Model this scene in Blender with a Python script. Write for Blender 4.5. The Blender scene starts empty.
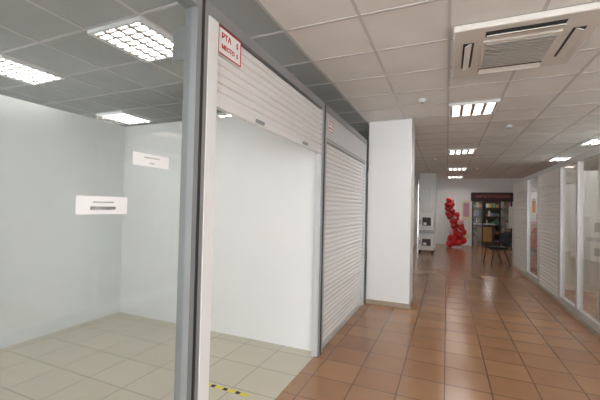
import bpy, bmesh, math, random
from mathutils import Vector, Matrix
random.seed(4)
D=bpy.data; C=bpy.context
H=1.5
C.scene.view_settings.view_transform='Standard'
# ---------------------------------------------------------------- materials
def mat(name,col,rough=0.5,metal=0.0,spec=0.5,noise=0.0,nscale=6.0,emit=None,es=0.0,coat=0.0,bump=0.0):
    m=D.materials.new(name); m.use_nodes=True
    nt=m.node_tree; b=nt.nodes['Principled BSDF']
    b.inputs['Base Color'].default_value=(*col,1); b.inputs['Roughness'].default_value=rough
    b.inputs['Metallic'].default_value=metal; b.inputs['Specular IOR Level'].default_value=spec
    b.inputs['Coat Weight'].default_value=coat
    if emit: 
        b.inputs['Emission Color'].default_value=(*emit,1); b.inputs['Emission Strength'].default_value=es
    tc=nt.nodes.new('ShaderNodeTexCoord'); n=nt.nodes.new('ShaderNodeTexNoise')
    n.inputs['Scale'].default_value=nscale; n.inputs['Detail'].default_value=4
    nt.links.new(tc.outputs['Object'],n.inputs['Vector'])
    if noise>0:
        r=nt.nodes.new('ShaderNodeValToRGB')
        r.color_ramp.elements[0].position=.3; r.color_ramp.elements[1].position=.7
        r.color_ramp.elements[0].color=(*[c*(1-noise) for c in col],1)
        r.color_ramp.elements[1].color=(*[min(1,c*(1+noise)) for c in col],1)
        nt.links.new(n.outputs['Fac'],r.inputs['Fac']); nt.links.new(r.outputs['Color'],b.inputs['Base Color'])
    if bump>0:
        bp=nt.nodes.new('ShaderNodeBump'); bp.inputs['Strength'].default_value=bump; bp.inputs['Distance'].default_value=.01
        nt.links.new(n.outputs['Fac'],bp.inputs['Height']); nt.links.new(bp.outputs['Normal'],b.inputs['Normal'])
    return m
def tilemat(name,c1,c2,mortar,size,rough,ms=0.006,vary=.10,spec=.5):
    m=D.materials.new(name); m.use_nodes=True; nt=m.node_tree; b=nt.nodes['Principled BSDF']
    b.inputs['Specular IOR Level'].default_value=spec
    tc=nt.nodes.new('ShaderNodeTexCoord'); br=nt.nodes.new('ShaderNodeTexBrick')
    br.offset=0; br.squash=1
    br.inputs['Scale'].default_value=1; br.inputs['Brick Width'].default_value=size; br.inputs['Row Height'].default_value=size
    br.inputs['Mortar Size'].default_value=ms; br.inputs['Mortar Smooth'].default_value=.2
    br.inputs['Color1'].default_value=(*c1,1); br.inputs['Color2'].default_value=(*c2,1); br.inputs['Mortar'].default_value=(*mortar,1)
    nt.links.new(tc.outputs['Object'],br.inputs['Vector'])
    n=nt.nodes.new('ShaderNodeTexNoise'); n.inputs['Scale'].default_value=5; n.inputs['Detail'].default_value=6
    nt.links.new(tc.outputs['Object'],n.inputs['Vector'])
    mr=nt.nodes.new('ShaderNodeMapRange'); mr.inputs['To Min'].default_value=1-vary; mr.inputs['To Max'].default_value=1+vary
    nt.links.new(n.outputs['Fac'],mr.inputs['Value'])
    mx=nt.nodes.new('ShaderNodeVectorMath'); mx.operation='SCALE'
    nt.links.new(br.outputs['Color'],mx.inputs[0]); nt.links.new(mr.outputs['Result'],mx.inputs['Scale'])
    nt.links.new(mx.outputs['Vector'],b.inputs['Base Color'])
    r2=nt.nodes.new('ShaderNodeMapRange'); r2.inputs['To Min'].default_value=rough*.9; r2.inputs['To Max'].default_value=rough*1.1
    nt.links.new(n.outputs['Fac'],r2.inputs['Value']); nt.links.new(r2.outputs['Result'],b.inputs['Roughness'])
    bp=nt.nodes.new('ShaderNodeBump'); bp.inputs['Strength'].default_value=.4; bp.inputs['Distance'].default_value=.004; bp.invert=True
    nt.links.new(br.outputs['Fac'],bp.inputs['Height']); nt.links.new(bp.outputs['Normal'],b.inputs['Normal'])
    return m
def glassmat(name,tint=(.9,.95,.95),haze=.05,hcol=(.6,.7,.7),f0=.03):
    m=D.materials.new(name); m.use_nodes=True; nt=m.node_tree; nt.nodes.clear()
    o=nt.nodes.new('ShaderNodeOutputMaterial'); t=nt.nodes.new('ShaderNodeBsdfTransparent'); t.inputs[0].default_value=(*tint,1)
    g=nt.nodes.new('ShaderNodeBsdfGlossy'); g.inputs['Roughness'].default_value=.02; g.inputs[0].default_value=(1,1,1,1)
    d=nt.nodes.new('ShaderNodeBsdfDiffuse'); d.inputs[0].default_value=(*hcol,1)
    lw=nt.nodes.new('ShaderNodeLayerWeight'); lw.inputs['Blend'].default_value=.5
    pw=nt.nodes.new('ShaderNodeMath'); pw.operation='POWER'; pw.inputs[1].default_value=5
    ma=nt.nodes.new('ShaderNodeMath'); ma.operation='MULTIPLY_ADD'; ma.inputs[1].default_value=1-f0; ma.inputs[2].default_value=f0
    nt.links.new(lw.outputs['Facing'],pw.inputs[0]); nt.links.new(pw.outputs[0],ma.inputs[0])
    m1=nt.nodes.new('ShaderNodeMixShader'); m2=nt.nodes.new('ShaderNodeMixShader'); m1.inputs[0].default_value=haze
    nt.links.new(t.outputs[0],m1.inputs[1]); nt.links.new(d.outputs[0],m1.inputs[2])
    nt.links.new(ma.outputs[0],m2.inputs[0]); nt.links.new(m1.outputs[0],m2.inputs[1]); nt.links.new(g.outputs[0],m2.inputs[2])
    nt.links.new(m2.outputs[0],o.inputs[0]); return m

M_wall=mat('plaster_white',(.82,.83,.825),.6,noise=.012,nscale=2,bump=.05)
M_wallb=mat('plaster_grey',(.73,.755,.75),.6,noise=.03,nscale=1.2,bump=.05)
M_ceil=mat('ceiling_tile',(.83,.825,.80),.8,noise=.03,nscale=3,bump=.1)
M_ceil2=mat('ceiling_tile_shaded',(.40,.42,.42),.8,noise=.05,nscale=3,bump=.1)  # same tile made darker, the shop side's dimness painted into its colour
M_tbar=mat('tbar',(.60,.59,.58),.5)
M_floor=tilemat('corridor_tile',(.37,.195,.098),(.31,.158,.078),(.14,.075,.045),.36,.20,spec=.7)
M_floor2=tilemat('shop_tile',(.56,.52,.42),(.53,.49,.40),(.33,.31,.26),.4,.35,vary=.05)
M_alu=mat('grey_aluminium',(.33,.35,.36),.4,.4)
M_alu_l=mat('light_aluminium',(.60,.61,.62),.4,.3)
M_white=mat('white_metal',(.82,.83,.83),.35)
M_slat=mat('shutter_white',(.82,.82,.82),.4)
M_slat2=mat('shutter_cream',(.76,.75,.73),.45)
M_dark=mat('dark_plastic',(.025,.025,.028),.45)
M_fabric=mat('black_fabric',(.015,.015,.02),.85,noise=.2,nscale=40)
M_red=mat('sign_red',(.55,.01,.02),.4)
M_paper=mat('paper',(.85,.87,.88),.7)
M_ink=mat('ink',(.03,.03,.04),.7)
M_inkg=mat('ink_grey',(.45,.47,.48),.7)
M_lamp=mat('lamp_tubes',(1,1,1),.5,emit=(1,.98,.94),es=52)
M_louv=mat('louvre',(.32,.28,.27),.5,.2)
M_glassL=glassmat('glass_left',(.95,.965,.965),.03,(.55,.60,.60),.04)
M_glassR=glassmat('glass_right',(.93,.93,.91),.10,(.75,.73,.68),.09)
M_bal=mat('balloon_red',(.65,.015,.02),.15,coat=.6)
M_balp=mat('balloon_pink',(.75,.35,.38),.2,coat=.6)
M_skirt=mat('skirting_tile',(.40,.32,.24),.35)
M_brown=mat('sign_brown',(.035,.010,.010),.5)
M_pink=mat('sign_letters',(.7,.12,.12),.5)
M_wood=mat('wood',(.11,.065,.04),.5,noise=.2,nscale=8)
M_yel=mat('tape_yellow',(.75,.6,.05),.5)
M_acw=mat('ac_plastic',(.72,.70,.65),.45)
M_acg=mat('ac_grille',(.42,.41,.38),.5)
PAL=[mat('product_%d'%i,c,.5) for i,c in enumerate([(.6,.1,.08),(.8,.7,.5),(.15,.3,.5),(.8,.8,.78),(.7,.35,.1),(.2,.4,.2),(.6,.3,.4)])]
# ---------------------------------------------------------------- builder
class B:
    def __init__(s,name): s.n=name; s.bm=bmesh.new(); s.mats=[]
    def mi(s,m):
        if m not in s.mats: s.mats.append(m)
        return s.mats.index(m)
    def box(s,x0,x1,y0,y1,z0,z1,m,rot=None,bev=0):
        i=s.mi(m); r=bmesh.ops.create_cube(s.bm,size=1)
        T=Matrix.Translation(((x0+x1)/2,(y0+y1)/2,(z0+z1)/2))
        if rot: T=T@rot
        T=T@Matrix.Diagonal((abs(x1-x0),abs(y1-y0),abs(z1-z0),1))
        bmesh.ops.transform(s.bm,matrix=T,verts=r['verts'])
        fs=set(f for v in r['verts'] for f in v.link_faces)
        for f in fs: f.material_index=i
        if bev:
            es=list(set(e for f in fs for e in f.edges))
            o=bmesh.ops.bevel(s.bm,geom=es,offset=bev,segments=3,affect='EDGES',profile=.5)
            for f in o['faces']: f.material_index=i; f.smooth=True
        return s
    def tube(s,p,q,r,m,r2=None,seg=12):
        i=s.mi(m); p=Vector(p);q=Vector(q); d=q-p
        o=bmesh.ops.create_cone(s.bm,cap_ends=True,segments=seg,radius1=r,radius2=r if r2 is None else r2,depth=d.length)
        T=Matrix.Translation((p+q)/2)@d.to_track_quat('Z','Y').to_matrix().to_4x4()
        bmesh.ops.transform(s.bm,matrix=T,verts=o['verts'])
        for f in set(f for v in o['verts'] for f in v.link_faces): f.material_index=i; f.smooth=len(f.verts)==4
        return s
    def ball(s,c,r,m,sz=1.15,rot=None):
        i=s.mi(m); o=bmesh.ops.create_uvsphere(s.bm,u_segments=16,v_segments=10,radius=r)
        for v in o['verts']:
            if v.co.z<0: v.co.x*=1-.35*(v.co.z/r)**2; v.co.y*=1-.35*(v.co.z/r)**2
        T=Matrix.Translation(c)@(rot if rot else Matrix.Identity(4))@Matrix.Diagonal((1,1,sz,1))
        bmesh.ops.transform(s.bm,matrix=T,verts=o['verts'])
        for f in set(f for v in o['verts'] for f in v.link_faces): f.material_index=i; f.smooth=True
    def done(s,parent=None,loc=None,rotz=0):
        me=D.meshes.new(s.n); s.bm.normal_update(); s.bm.to_mesh(me); s.bm.free()
        for m in s.mats: me.materials.append(m)
        o=D.objects.new(s.n,me); C.scene.collection.objects.link(o)
        if loc: o.location=loc
        o.rotation_euler[2]=rotz
        if parent: o.parent=parent
        return o
def empty(name,loc=(0,0,0)):
    e=D.objects.new(name,None); C.scene.collection.objects.link(e); e.location=loc; e.empty_display_size=.1; return e
def text(s,name,size,loc,rot,m,parent=None,bold=0):
    c=D.curves.new(name,'FONT'); c.body=s; c.size=size; c.extrude=.0008; c.align_x='CENTER'; c.align_y='CENTER'; c.offset=bold
    c.materials.append(m); o=D.objects.new(name,c); C.scene.collection.objects.link(o)
    o.location=loc; o.rotation_euler=rot
    if parent: o.parent=parent
    return o
RX=(math.pi/2,0,math.pi/2)
RF=(math.pi/2,0,0)
CZ=2.9; XL=-1.21; XR=1.743
# ---------------------------------------------------------------- shell
B('floor').box(-1.21,6,-5,20,-.1,0,M_floor).done()
B('floor_shop').box(-9,-1.212,-5,20,-.1,0,M_floor2).done()
B('ceiling').box(-1.21,6,-5,20,CZ,CZ+.1,M_ceil).done()
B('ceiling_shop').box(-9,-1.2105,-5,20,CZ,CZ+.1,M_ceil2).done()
g=B('ceiling_grid')
for k in range(-2,11): g.box(k*.6-.012,k*.6+.012,-5,16.45,CZ-.006,CZ-.0005,M_tbar)
for k in range(-14,-2): g.box(k*.6-.312,k*.6-.288,-5,16.45,CZ-.006,CZ-.0005,M_tbar)
for k in range(-8,28): g.box(-9,6,k*.6-.012,k*.6+.012,CZ-.005,CZ-.0005,M_tbar)
g.done()
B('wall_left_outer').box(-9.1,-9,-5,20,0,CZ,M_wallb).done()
B('wall_right_outer').box(6,6.1,-5,20,0,CZ,M_wall).done()
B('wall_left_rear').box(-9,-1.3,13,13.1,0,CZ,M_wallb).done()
B('wall_left_corridor').box(-1.29,-1.21,6.02,16.5,0,CZ,M_wall).done()
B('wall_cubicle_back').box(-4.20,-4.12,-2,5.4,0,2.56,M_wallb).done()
B('wall_cubicle_side').box(-4.118,-1.255,3.35,3.43,0,2.56,M_wall).done()
B('wall_cubicle_near').box(-4.118,-1.255,-2,-1.92,0,2.56,M_wall).done()
def pillar(x0,x1,y0,y1):
    b=B('wall_pillar'); b.box(x0,x1,y0,y1,0,CZ-.008,M_wall)
    b.box(x0-.004,x1+.012,y0-.012,y1+.012,.0,.07,M_skirt); b.done()
pillar(-1.16,-.505,5.42,6.0)
pillar(-.96,-.385,13.7,14.3)
b=B('wall_end'); b.box(-1.2,1.0,16.5,16.6,0,CZ,M_wall); b.box(2.5,6,16.5,16.6,0,CZ,M_wall); b.box(1.0,2.5,16.5,16.6,2.3,CZ,M_wall); b.done()
b=B('wall_end_shop'); b.box(.5,3.6,19,19.1,0,CZ,M_wood); b.box(.45,.5,16.6,19,0,CZ,M_wood); b.box(3.6,3.65,16.6,19,0,CZ,M_wood); b.done()
# ---------------------------------------------------------------- shutters
def slats(b,x,y0,y1,z0,z1,m,face=1,p=.052):
    i=b.mi(m); n=max(1,int(round((z1-z0)/p))); p=(z1-z0)/n; prev=None
    pts=[]
    for k in range(n):
        zb=z0+k*p
        for t,d in ((0,0),(.12,.012),(.5,.018),(.86,.012),(.97,0)): pts.append((x+face*d,zb+t*p))
    pts.append((x,z1))
    for (px,pz) in pts:
        a=b.bm.verts.new((px,y0,pz)); c=b.bm.verts.new((px,y1,pz))
        if prev:
            f=b.bm.faces.new((prev[0],prev[1],c,a)) ; f.material_index=i
        prev=(a,c)
e=empty('storefront_frame')
b=B('posts')
for y in (-.6,1.39,3.31,5.34):
    b.box(XL-.04,XL+.04,y-.042,y+.042,0,2.58,M_alu)
    b.box(XL+.04,XL+.046,y-.008,y+.008,0,2.58,M_dark)
b.done(e)
b=B('top_beam')
for y0,y1 in((-2,-.642),(-.558,1.348),(1.432,3.268),(3.352,5.298)): b.box(XL-.04,XL+.04,y0,y1,2.51,2.58,M_alu)
b.done(e)
b=B('bottom_rail'); b.box(XL-.03,XL+.03,-.558,1.348,0,.08,M_alu); b.box(XL-.03,XL+.03,-2,-.642,0,.08,M_alu); b.done(e)
b=B('glass_pane'); b.box(XL-.004,XL+.004,-.558,1.348,.08,2.51,M_glassL); b.box(XL-.004,XL+.004,-2,-.642,.08,2.51,M_glassL); b.done(e)
e=empty('roller_shutter')
b=B('curtain'); slats(b,XL+.01,1.52,3.24,2.09,2.50,M_slat)
b.box(XL-.008,XL+.030,1.52,3.24,2.05,2.09,M_white); b.done(e)
b=B('guide_rails'); b.box(XL-.03,XL+.045,1.436,1.515,0,2.505,M_white); b.box(XL-.03,XL+.03,3.243,3.266,0,2.505,M_alu_l)
b.done(e)
b=B('bar_handles'); 
for y in(2.0,2.8): b.box(XL+.031,XL+.045,y-.05,y+.05,2.06,2.08,M_alu)
b.done(e)
b=B('barrel_box'); b.box(XL-.22,XL-.045,1.45,3.26,2.3,2.5,M_alu); b.done(e)
e=empty('roller_shutter')
b=B('curtain'); slats(b,XL-.005,3.40,5.25,.05,2.2,M_slat); b.box(XL-.02,XL+.02,3.40,5.25,.005,.05,M_alu_l); b.done(e)
b=B('guide_rails'); b.box(XL-.03,XL+.035,3.355,3.40,0,2.2,M_alu_l); b.box(XL-.03,XL+.035,5.25,5.295,0,2.2,M_alu_l); b.done(e)
b=B('housing'); b.box(XL-.2,XL+.038,3.435,5.295,2.205,2.505,M_alu_l); b.box(XL-.03,XL+.038,3.355,3.434,2.205,2.505,M_alu_l); b.box(XL+.038,XL+.042,3.37,5.28,2.22,2.235,M_alu); b.done(e)
def numsign(y0,y1,z0,z1,x,l1,l2,bold=0):
    e=empty('place_number_sign')
    b=B('plate'); b.box(x,x+.004,y0,y1,z0,z1,M_paper)
    t=.007
    for q in((y0,y1,z1-t,z1),(y0,y1,z0,z0+t),(y0,y0+t,z0,z1),(y1-t,y1,z0,z1)): b.box(x+.004,x+.0055,*q,M_red)
    b.done(e); yc=(y0+y1)/2; zc=(z0+z1)/2; s=(z1-z0)
    text(l1,'line_1',s*.30,(x+.005,yc,zc+s*.19),RX,M_red,e,bold); text(l2,'line_2',s*.225,(x+.005,yc,zc-s*.2),RX,M_red,e,bold)
numsign(1.525,1.75,2.35,2.505,XL+.031,'РТА    5','МЕСТО  5',.0010)
numsign(3.42,3.56,2.32,2.43,XL+.043,'РТА  6','МЕСТО 6')
def notice(y0,y1,zc,h):
    e=empty('paper_notice'); x=XL+.0045
    B('sheet').box(x,x+.001,y0,y1,zc-h/2,zc+h/2,M_paper).done(e)
    yc=(y0+y1)/2
    text('аренда помещений','line_1',.009,(x+.0018,yc,zc+.012),RX,M_inkg,e)
    text('89274208899' if h>.06 else 'аренда','line_2',.019 if h>.06 else .008,(x+.0018,yc,zc-.012),RX,M_ink if h>.06 else M_inkg,e)
notice(.79,1.00,1.49,.068); notice(1.02,1.22,1.69,.055)
b=B('floor_tape')
for k in range(12):
    b.box(-1.9+k*.04,-1.9+k*.04+.04,2.33,2.365,.0005,.002,M_yel if k%3 else M_ink)
b.done()
# ---------------------------------------------------------------- right storefront
XRH=2.33
e=empty('storefront_frame')
ys=[1.2,3.0,4.6,6.05,6.85,8.3,9.35,11.1]
b=B('posts')
for y in ys: b.box(XR-.035,XR+.035,y-.035,y+.035,0,XRH,M_alu_l)
b.done(e)
b=B('rails')
for a,c in zip(ys[:-1],ys[1:]):
    b.box(XR-.035,XR+.035,a+.036,c-.036,XRH-.08,XRH,M_alu_l)
b.done(e)
b=B('glass_pane'); b2=B('plinth')
for k in (0,1,2,3,5):
    a,c=ys[k]+.036,ys[k+1]-.036
    b.box(XR-.004,XR+.004,a,c,.15,XRH-.081,M_glassR); b2.box(XR-.03,XR+.03,a,c,0,.149,M_alu_l)
b.done(e); b2.done(e)
for k in (4,6):
    a,c=ys[k]+.036,ys[k+1]-.036
    e=empty('roller_shutter')
    b=B('curtain'); slats(b,XR-.01,a+.035,c-.035,.05,2.0,M_slat2,-1,.07); b.box(XR-.02,XR+.02,a+.035,c-.035,.005,.05,M_alu_l); b.done(e)
    b=B('guide_rails'); b.box(XR-.035,XR+.03,a,a+.034,0,2.0,M_alu_l); b.box(XR-.035,XR+.03,c-.034,c,0,2.0,M_alu_l); b.done(e)
    b=B('housing'); b.box(XR-.035,XR+.2,a,c,2.0,XRH-.082,M_slat2); b.done(e)
B('baseboard_right').box(XR-.05,XR-.0365,1.2,11.1,0,.05,M_skirt).done()
b=B('wall_right_shops')
for y in(3.0,6.05,8.3,11.06): b.box(XR+.21,3.6,y-.03,y+.03,0,XRH,M_wall)
b.box(3.6,3.66,1,11.2,0,XRH,M_wall); b.done()
e=B('poster'); e.box(XR-.007,XR-.005,4.75,5.1,1.35,1.8,M_paper); e.box(XR-.0075,XR-.007,4.78,5.07,1.6,1.76,PAL[0]); e.done()
e=B('poster'); e.box(XR-.007,XR-.005,8.6,9.0,1.3,1.8,M_paper); e.box(XR-.0075,XR-.007,8.65,8.95,1.5,1.75,PAL[4]); e.done()
def shelf(name,x0,x1,y0,y1,h,n,axis='x',bm=None):
    b=B(name); bm=bm or M_paper
    for z in [i*(h-.03)/n for i in range(n+1)]: b.box(x0,x1,y0,y1,z,z+.025,bm)
    if axis=='x':
        b.box(x0,x1,y0-.02,y0,0,h,bm); b.box(x0,x1,y1,y1+.02,0,h,bm)
        for i in range(n):
            z=i*(h-.03)/n+.026; y=y0+.03
            while y<y1-.16:
                w=random.uniform(.06,.14); hh=random.uniform(.1,.8*(h/n)-.03)
                b.box(x0+.03,x0+.03+random.uniform(.1,.2),y,y+w,z,z+hh,random.choice(PAL)); y+=w+random.uniform(.01,.06)
    else:
        b.box(x0-.02,x0,y0,y1,0,h,bm); b.box(x1,x1+.02,y0,y1,0,h,bm)
        for i in range(n):
            z=i*(h-.03)/n+.026; x=x0+.03
            while x<x1-.16:
                w=random.uniform(.05,.13); hh=random.uniform(.1,.8*(h/n)-.03)
                b.box(x,x+w,y0+.03,y0+.03+random.uniform(.1,.2),z,z+hh,random.choice(PAL)); x+=w+random.uniform(.01,.05)
    b.done()
shelf('display_shelf',3.2,3.55,3.2,5.8,1.9,4)
shelf('display_shelf',3.2,3.55,6.3,8.1,1.9,4)
shelf('display_shelf',3.2,3.55,8.5,10.8,1.9,4)
b=B('clothes_rack')
for y in(4.9,5.9): 
    b.tube((2.3,y,0.03),(2.3,y,1.7),.015,M_alu); b.tube((2.05,y,.02),(2.55,y,.02),.015,M_alu)
b.tube((2.3,4.9,1.7),(2.3,5.9,1.7),.015,M_alu)
for k in range(8):
    y=4.98+k*.115; mm=[M_paper,PAL[1],PAL[3],M_slat2][k%4]
    b.tube((2.3,y,1.68),(2.3,y,1.60),.004,M_alu); b.tube((2.1,y,1.52),(2.3,y,1.6),.006,M_alu); b.tube((2.5,y,1.52),(2.3,y,1.6),.006,M_alu)
    b.box(2.09,2.51,y-.02,y+.02,.75+.1*(k%3),1.53,mm,bev=.015)
b.done()
b=B('hoop_stand')
cx,cy=1.98,4.2
b.tube((cx,cy,0),(cx,cy,.03),.18,M_alu_l,seg=24); b.tube((cx,cy,.03),(cx,cy,1.1),.014,M_alu_l)
for k in range(24):
    a0=k/24*6.2832; a1=(k+1)/24*6.2832
    b.tube((cx,cy+.33*math.cos(a0),1.43+.33*math.sin(a0)),(cx,cy+.33*math.cos(a1),1.43+.33*math.sin(a1)),.013,M_alu_l)
b.done()
# ---------------------------------------------------------------- ceiling lamps
def lamp(x,y):
    b=B('ceiling_light'); z=CZ-.007; s=.293
    b.box(x-s,x+s,y-s,y-s+.025,z-.030,z,M_white); b.box(x-s,x+s,y+s-.025,y+s,z-.030,z,M_white)
    b.box(x-s,x-s+.025,y-s+.025,y+s-.025,z-.030,z,M_white); b.box(x+s-.025,x+s,y-s+.025,y+s-.025,z-.030,z,M_white)
    b.box(x-s+.025,x+s-.025,y-s+.025,y+s-.025,z-.004,z,M_louv)
    for k in range(4):
        xx=x-.20+k*.1333; b.box(xx-.032,xx+.032,y-.262,y+.262,z-.012,z-.005,M_lamp)
    for k in range(5):
        xx=x-.2666+k*.1333; b.box(max(x-.267,xx-.018),min(x+.267,xx+.018),y-.266,y+.266,z-.028,z-.013,M_louv)
    for k in range(7):
        yy=y-.228+k*.076; b.box(x-.266,x+.266,yy-.011,yy+.011,z-.026,z-.013,M_louv)
    b.done()
for p in [(.3,5.1),(.3,8.7),(.3,12.3),(.3,15.3),(.3,.3),(.3,-2.1),(-2.4,2.1),(-4.2,2.1),(-4.8,3.9),(-2.4,-.9),(-4.8,-.9),(-3,4.5),
          (2.7,8.1),(2.7,5.1),(2.7,3.9),(2.7,1.5),(2.7,6.9),(2.7,10.5),(3.9,15.3)]: lamp(*p)  # right shop lights past the first are added to brighten those shops
b=B('ceiling_air_conditioner'); x0,x1,y0,y1=.03,.98,2.78,3.73; z=CZ-.007
b.box(x0,x1,y0,y1,z-.05,z,M_acw,bev=.012)
b.box(x0+.22,x1-.22,y0+.22,y1-.22,z-.066,z-.048,M_acw)
for k in range(14):
    yy=y0+.25+k*.035; b.box(x0+.24,x1-.24,yy,yy+.016,z-.075,z-.064,M_acg)
xc,yc=(x0+x1)/2,(y0+y1)/2
for sx,sy in((1,0),(-1,0),(0,1),(0,-1)):
    cx,cy=xc+sx*.36,yc+sy*.36
    if sx: 
        b.box(cx-.04,cx+.04,cy-.25,cy+.25,z-.054,z-.049,M_dark); b.box(cx-.03,cx+.03,cy-.245,cy+.245,z-.066,z-.060,M_acw,Matrix.Rotation(.5*sx,4,'Y'))
    else: 
        b.box(cx-.25,cx+.25,cy-.04,cy+.04,z-.054,z-.049,M_dark); b.box(cx-.245,cx+.245,cy-.03,cy+.03,z-.066,z-.060,M_acw,Matrix.Rotation(-.5*sy,4,'X'))
b.done()
for x,y in((-.3,4.5),(.9,6.3),(-.3,9.9),(.9,12.3)):
    b=B('smoke_detector'); b.tube((x,y,CZ-.05),(x,y,CZ-.007),.035,M_white,.05); b.tube((x,y,CZ-.065),(x,y,CZ-.05),.02,M_acg,.03); b.done()
b=B('hanging_cable')
pts=[(-1.5,3.2,CZ-.01),(-1.49,3.2,2.8),(-1.46,3.2,2.7),(-1.48,3.21,2.62),(-1.5,3.22,2.51)]
for p,q in zip(pts[:-1],pts[1:]): b.tube(p,q,.006,M_white,seg=8)
b.box(-1.52,-1.48,3.18,3.24,2.66,2.72,M_white); b.done()
# ---------------------------------------------------------------- far objects
b=B('vending_cabinet'); x0,x1,y0,y1=-.92,-.40,12.6,13.1
for z0,z1 in((.1,.68),(.80,1.42)):
    b.box(x0,x1,y0,y1,z0,z1,M_white,bev=.02)
    b.box(x0+.14,x1-.10,y0-.008,y0+.001,z0+.16,z1-.18,M_dark); b.box(x0+.05,x0+.09,y0-.01,y0+.001,z0+.2,z0+.35,M_alu)
    b.box(x0+.18,x1-.24,y0-.012,y0-.007,z0+.18,z0+.27,M_paper)
b.box(x0+.04,x1-.04,y0+.04,y1-.04,.68,.80,M_alu)
for x in(x0+.05,x1-.05):
    for y in(y0+.05,y1-.05): b.tube((x,y,0),(x,y,.1),.02,M_dark)
b.done()
b=B('wall_lamp_sign'); b.box(-.93,-.6,13.6,13.69,1.9,2.3,M_white,bev=.01); b.box(-.9,-.63,13.595,13.6,1.95,2.25,PAL[3]); b.done()
b=B('balloon_garland')
def cl(cx,cz,n,spread,r):
    for k in range(n):
        a=random.uniform(0,6.28); d=random.uniform(.3,1)*spread
        rr=r*random.uniform(.75,1.15); c=(cx+math.cos(a)*d,15.3+math.sin(a)*d*.7,cz+random.uniform(-.1,.1))
        b.ball(c,rr,M_bal if random.random()<.85 else M_balp,rot=Matrix.Rotation(random.uniform(-.8,.8),4,'X')@Matrix.Rotation(random.uniform(-.8,.8),4,'Y'))
for k in range(14):
    t=k/13; z=.18+t*1.75; cx=.32+.16*math.sin(t*5.5)-.08*t
    cl(cx,z,6,.26*(1-t*.6)+.02,.13*(1-t*.3))
b.tube((.35,15.3,0),(.3,15.3,1.9),.015,M_white)
b.tube((.35,15.3,0),(.35,15.3,.03),.2,M_white,seg=24)
b.done()
e=empty('shop_front')
b=B('frame')
for x in(1.03,1.40,2.05,2.47): b.box(x-.025,x+.025,16.44,16.498,0,2.3,M_dark)
b.box(1.0,2.5,16.44,16.498,2.25,2.3,M_dark); b.done(e)
b=B('glass_pane'); b.box(1.056,1.374,16.46,16.468,.02,2.24,M_glassR); b.box(2.076,2.444,16.46,16.468,.02,2.24,M_glassR); b.done(e)
b=B('sign_board'); b.box(.95,2.55,16.33,16.43,1.93,2.3,M_brown,bev=.01); b.done(e)
text('ЦВЕТЫ И ПОДАРКИ','sign_text',.13,(1.75,16.325,2.12),RF,M_pink,e)
b=B('poster'); b.box(.62,.92,16.485,16.499,.3,1.95,PAL[1]); b.box(.66,.88,16.482,16.485,1.25,1.85,PAL[6]); b.box(.66,.88,16.482,16.485,.5,1.1,PAL[3]); b.done()
shelf('shop_shelf',.6,1.6,18.5,18.9,2.1,5,'y',M_wood); shelf('shop_shelf',1.7,3.4,18.5,18.9,2.1,5,'y',M_wood)
shelf('shop_shelf',2.35,3.2,17.0,17.35,1.5,4,'y',M_wood)
b=B('shop_counter'); b.box(1.2,1.95,17.3,17.8,0,.9,M_wood,bev=.01); b.box(1.15,2.0,17.25,17.85,.9,.94,M_paper); b.box(1.3,1.85,17.29,17.3,.15,.8,PAL[4]); b.done()
b=B('shop_pendant_lamp'); b.tube((1.8,17.9,2.3),(1.8,17.9,CZ),.008,M_dark); b.tube((1.8,17.9,2.22),(1.8,17.9,2.34),.16,M_dark,.05); b.tube((1.8,17.9,2.19),(1.8,17.9,2.219),.08,M_lamp); b.done()
b=B('display_stand'); b.tube((2.35,14.6,0),(2.35,14.6,1.7),.02,M_alu); b.tube((2.35,14.6,0),(2.35,14.6,.03),.2,M_alu,seg=20)
b.box(2.1,2.6,14.55,14.65,.9,1.7,M_slat2,bev=.02); b.done()
b=B('office_chair')
fr=.016
b.box(-.23,.22,-.24,.24,.43,.49,M_fabric,bev=.022)
b.box(.20,.25,-.22,.22,.58,.88,M_fabric,Matrix.Rotation(.15,4,'Y'),bev=.02)
for s in(-1,1):
    y=.25*s
    b.tube((-.24,y,0),(-.16,y,.43),fr,M_dark); b.tube((.27,y,0),(.10,y,.43),fr,M_dark)
    b.tube((-.2,y,.42),(.2,y,.42),fr,M_dark); b.tube((.17,y,.42),(.26,y*.8,.86),fr,M_dark)
b.tube((-.18,-.25,.42),(-.18,.25,.42),fr,M_dark); b.tube((.18,-.25,.42),(.18,.25,.42),fr,M_dark)
b.box(.26,.30,-.2,.2,.5,.93,M_fabric,Matrix.Rotation(.12,4,'Y'),bev=.018)
b.done(loc=(1.33,11.35,0),rotz=.3)
# ---------------------------------------------------------------- world
w=D.worlds.new('World'); C.scene.world=w; w.use_nodes=True
w.node_tree.nodes['Background'].inputs[0].default_value=(.94,.97,1,1); w.node_tree.nodes['Background'].inputs[1].default_value=7
# ---------------------------------------------------------------- camera
f=340; yaw=math.atan(147/f); pitch=math.radians(1.2); roll=math.radians(1.3)
F=Vector((-math.sin(yaw)*math.cos(pitch),math.cos(yaw)*math.cos(pitch),math.sin(pitch)))
R0=Vector((math.cos(yaw),math.sin(yaw),0)); U0=R0.cross(F)
R=R0*math.cos(roll)+U0*math.sin(roll); U=U0*math.cos(roll)-R0*math.sin(roll)
cam=D.cameras.new('camera'); co=D.objects.new('camera',cam); C.scene.collection.objects.link(co)
cam.sensor_width=36; cam.lens=36*f/600; cam.clip_start=.02
m=Matrix((R,U,-F)).transposed().to_4x4(); m.translation=(0,0,H); co.matrix_world=m
C.scene.camera=co
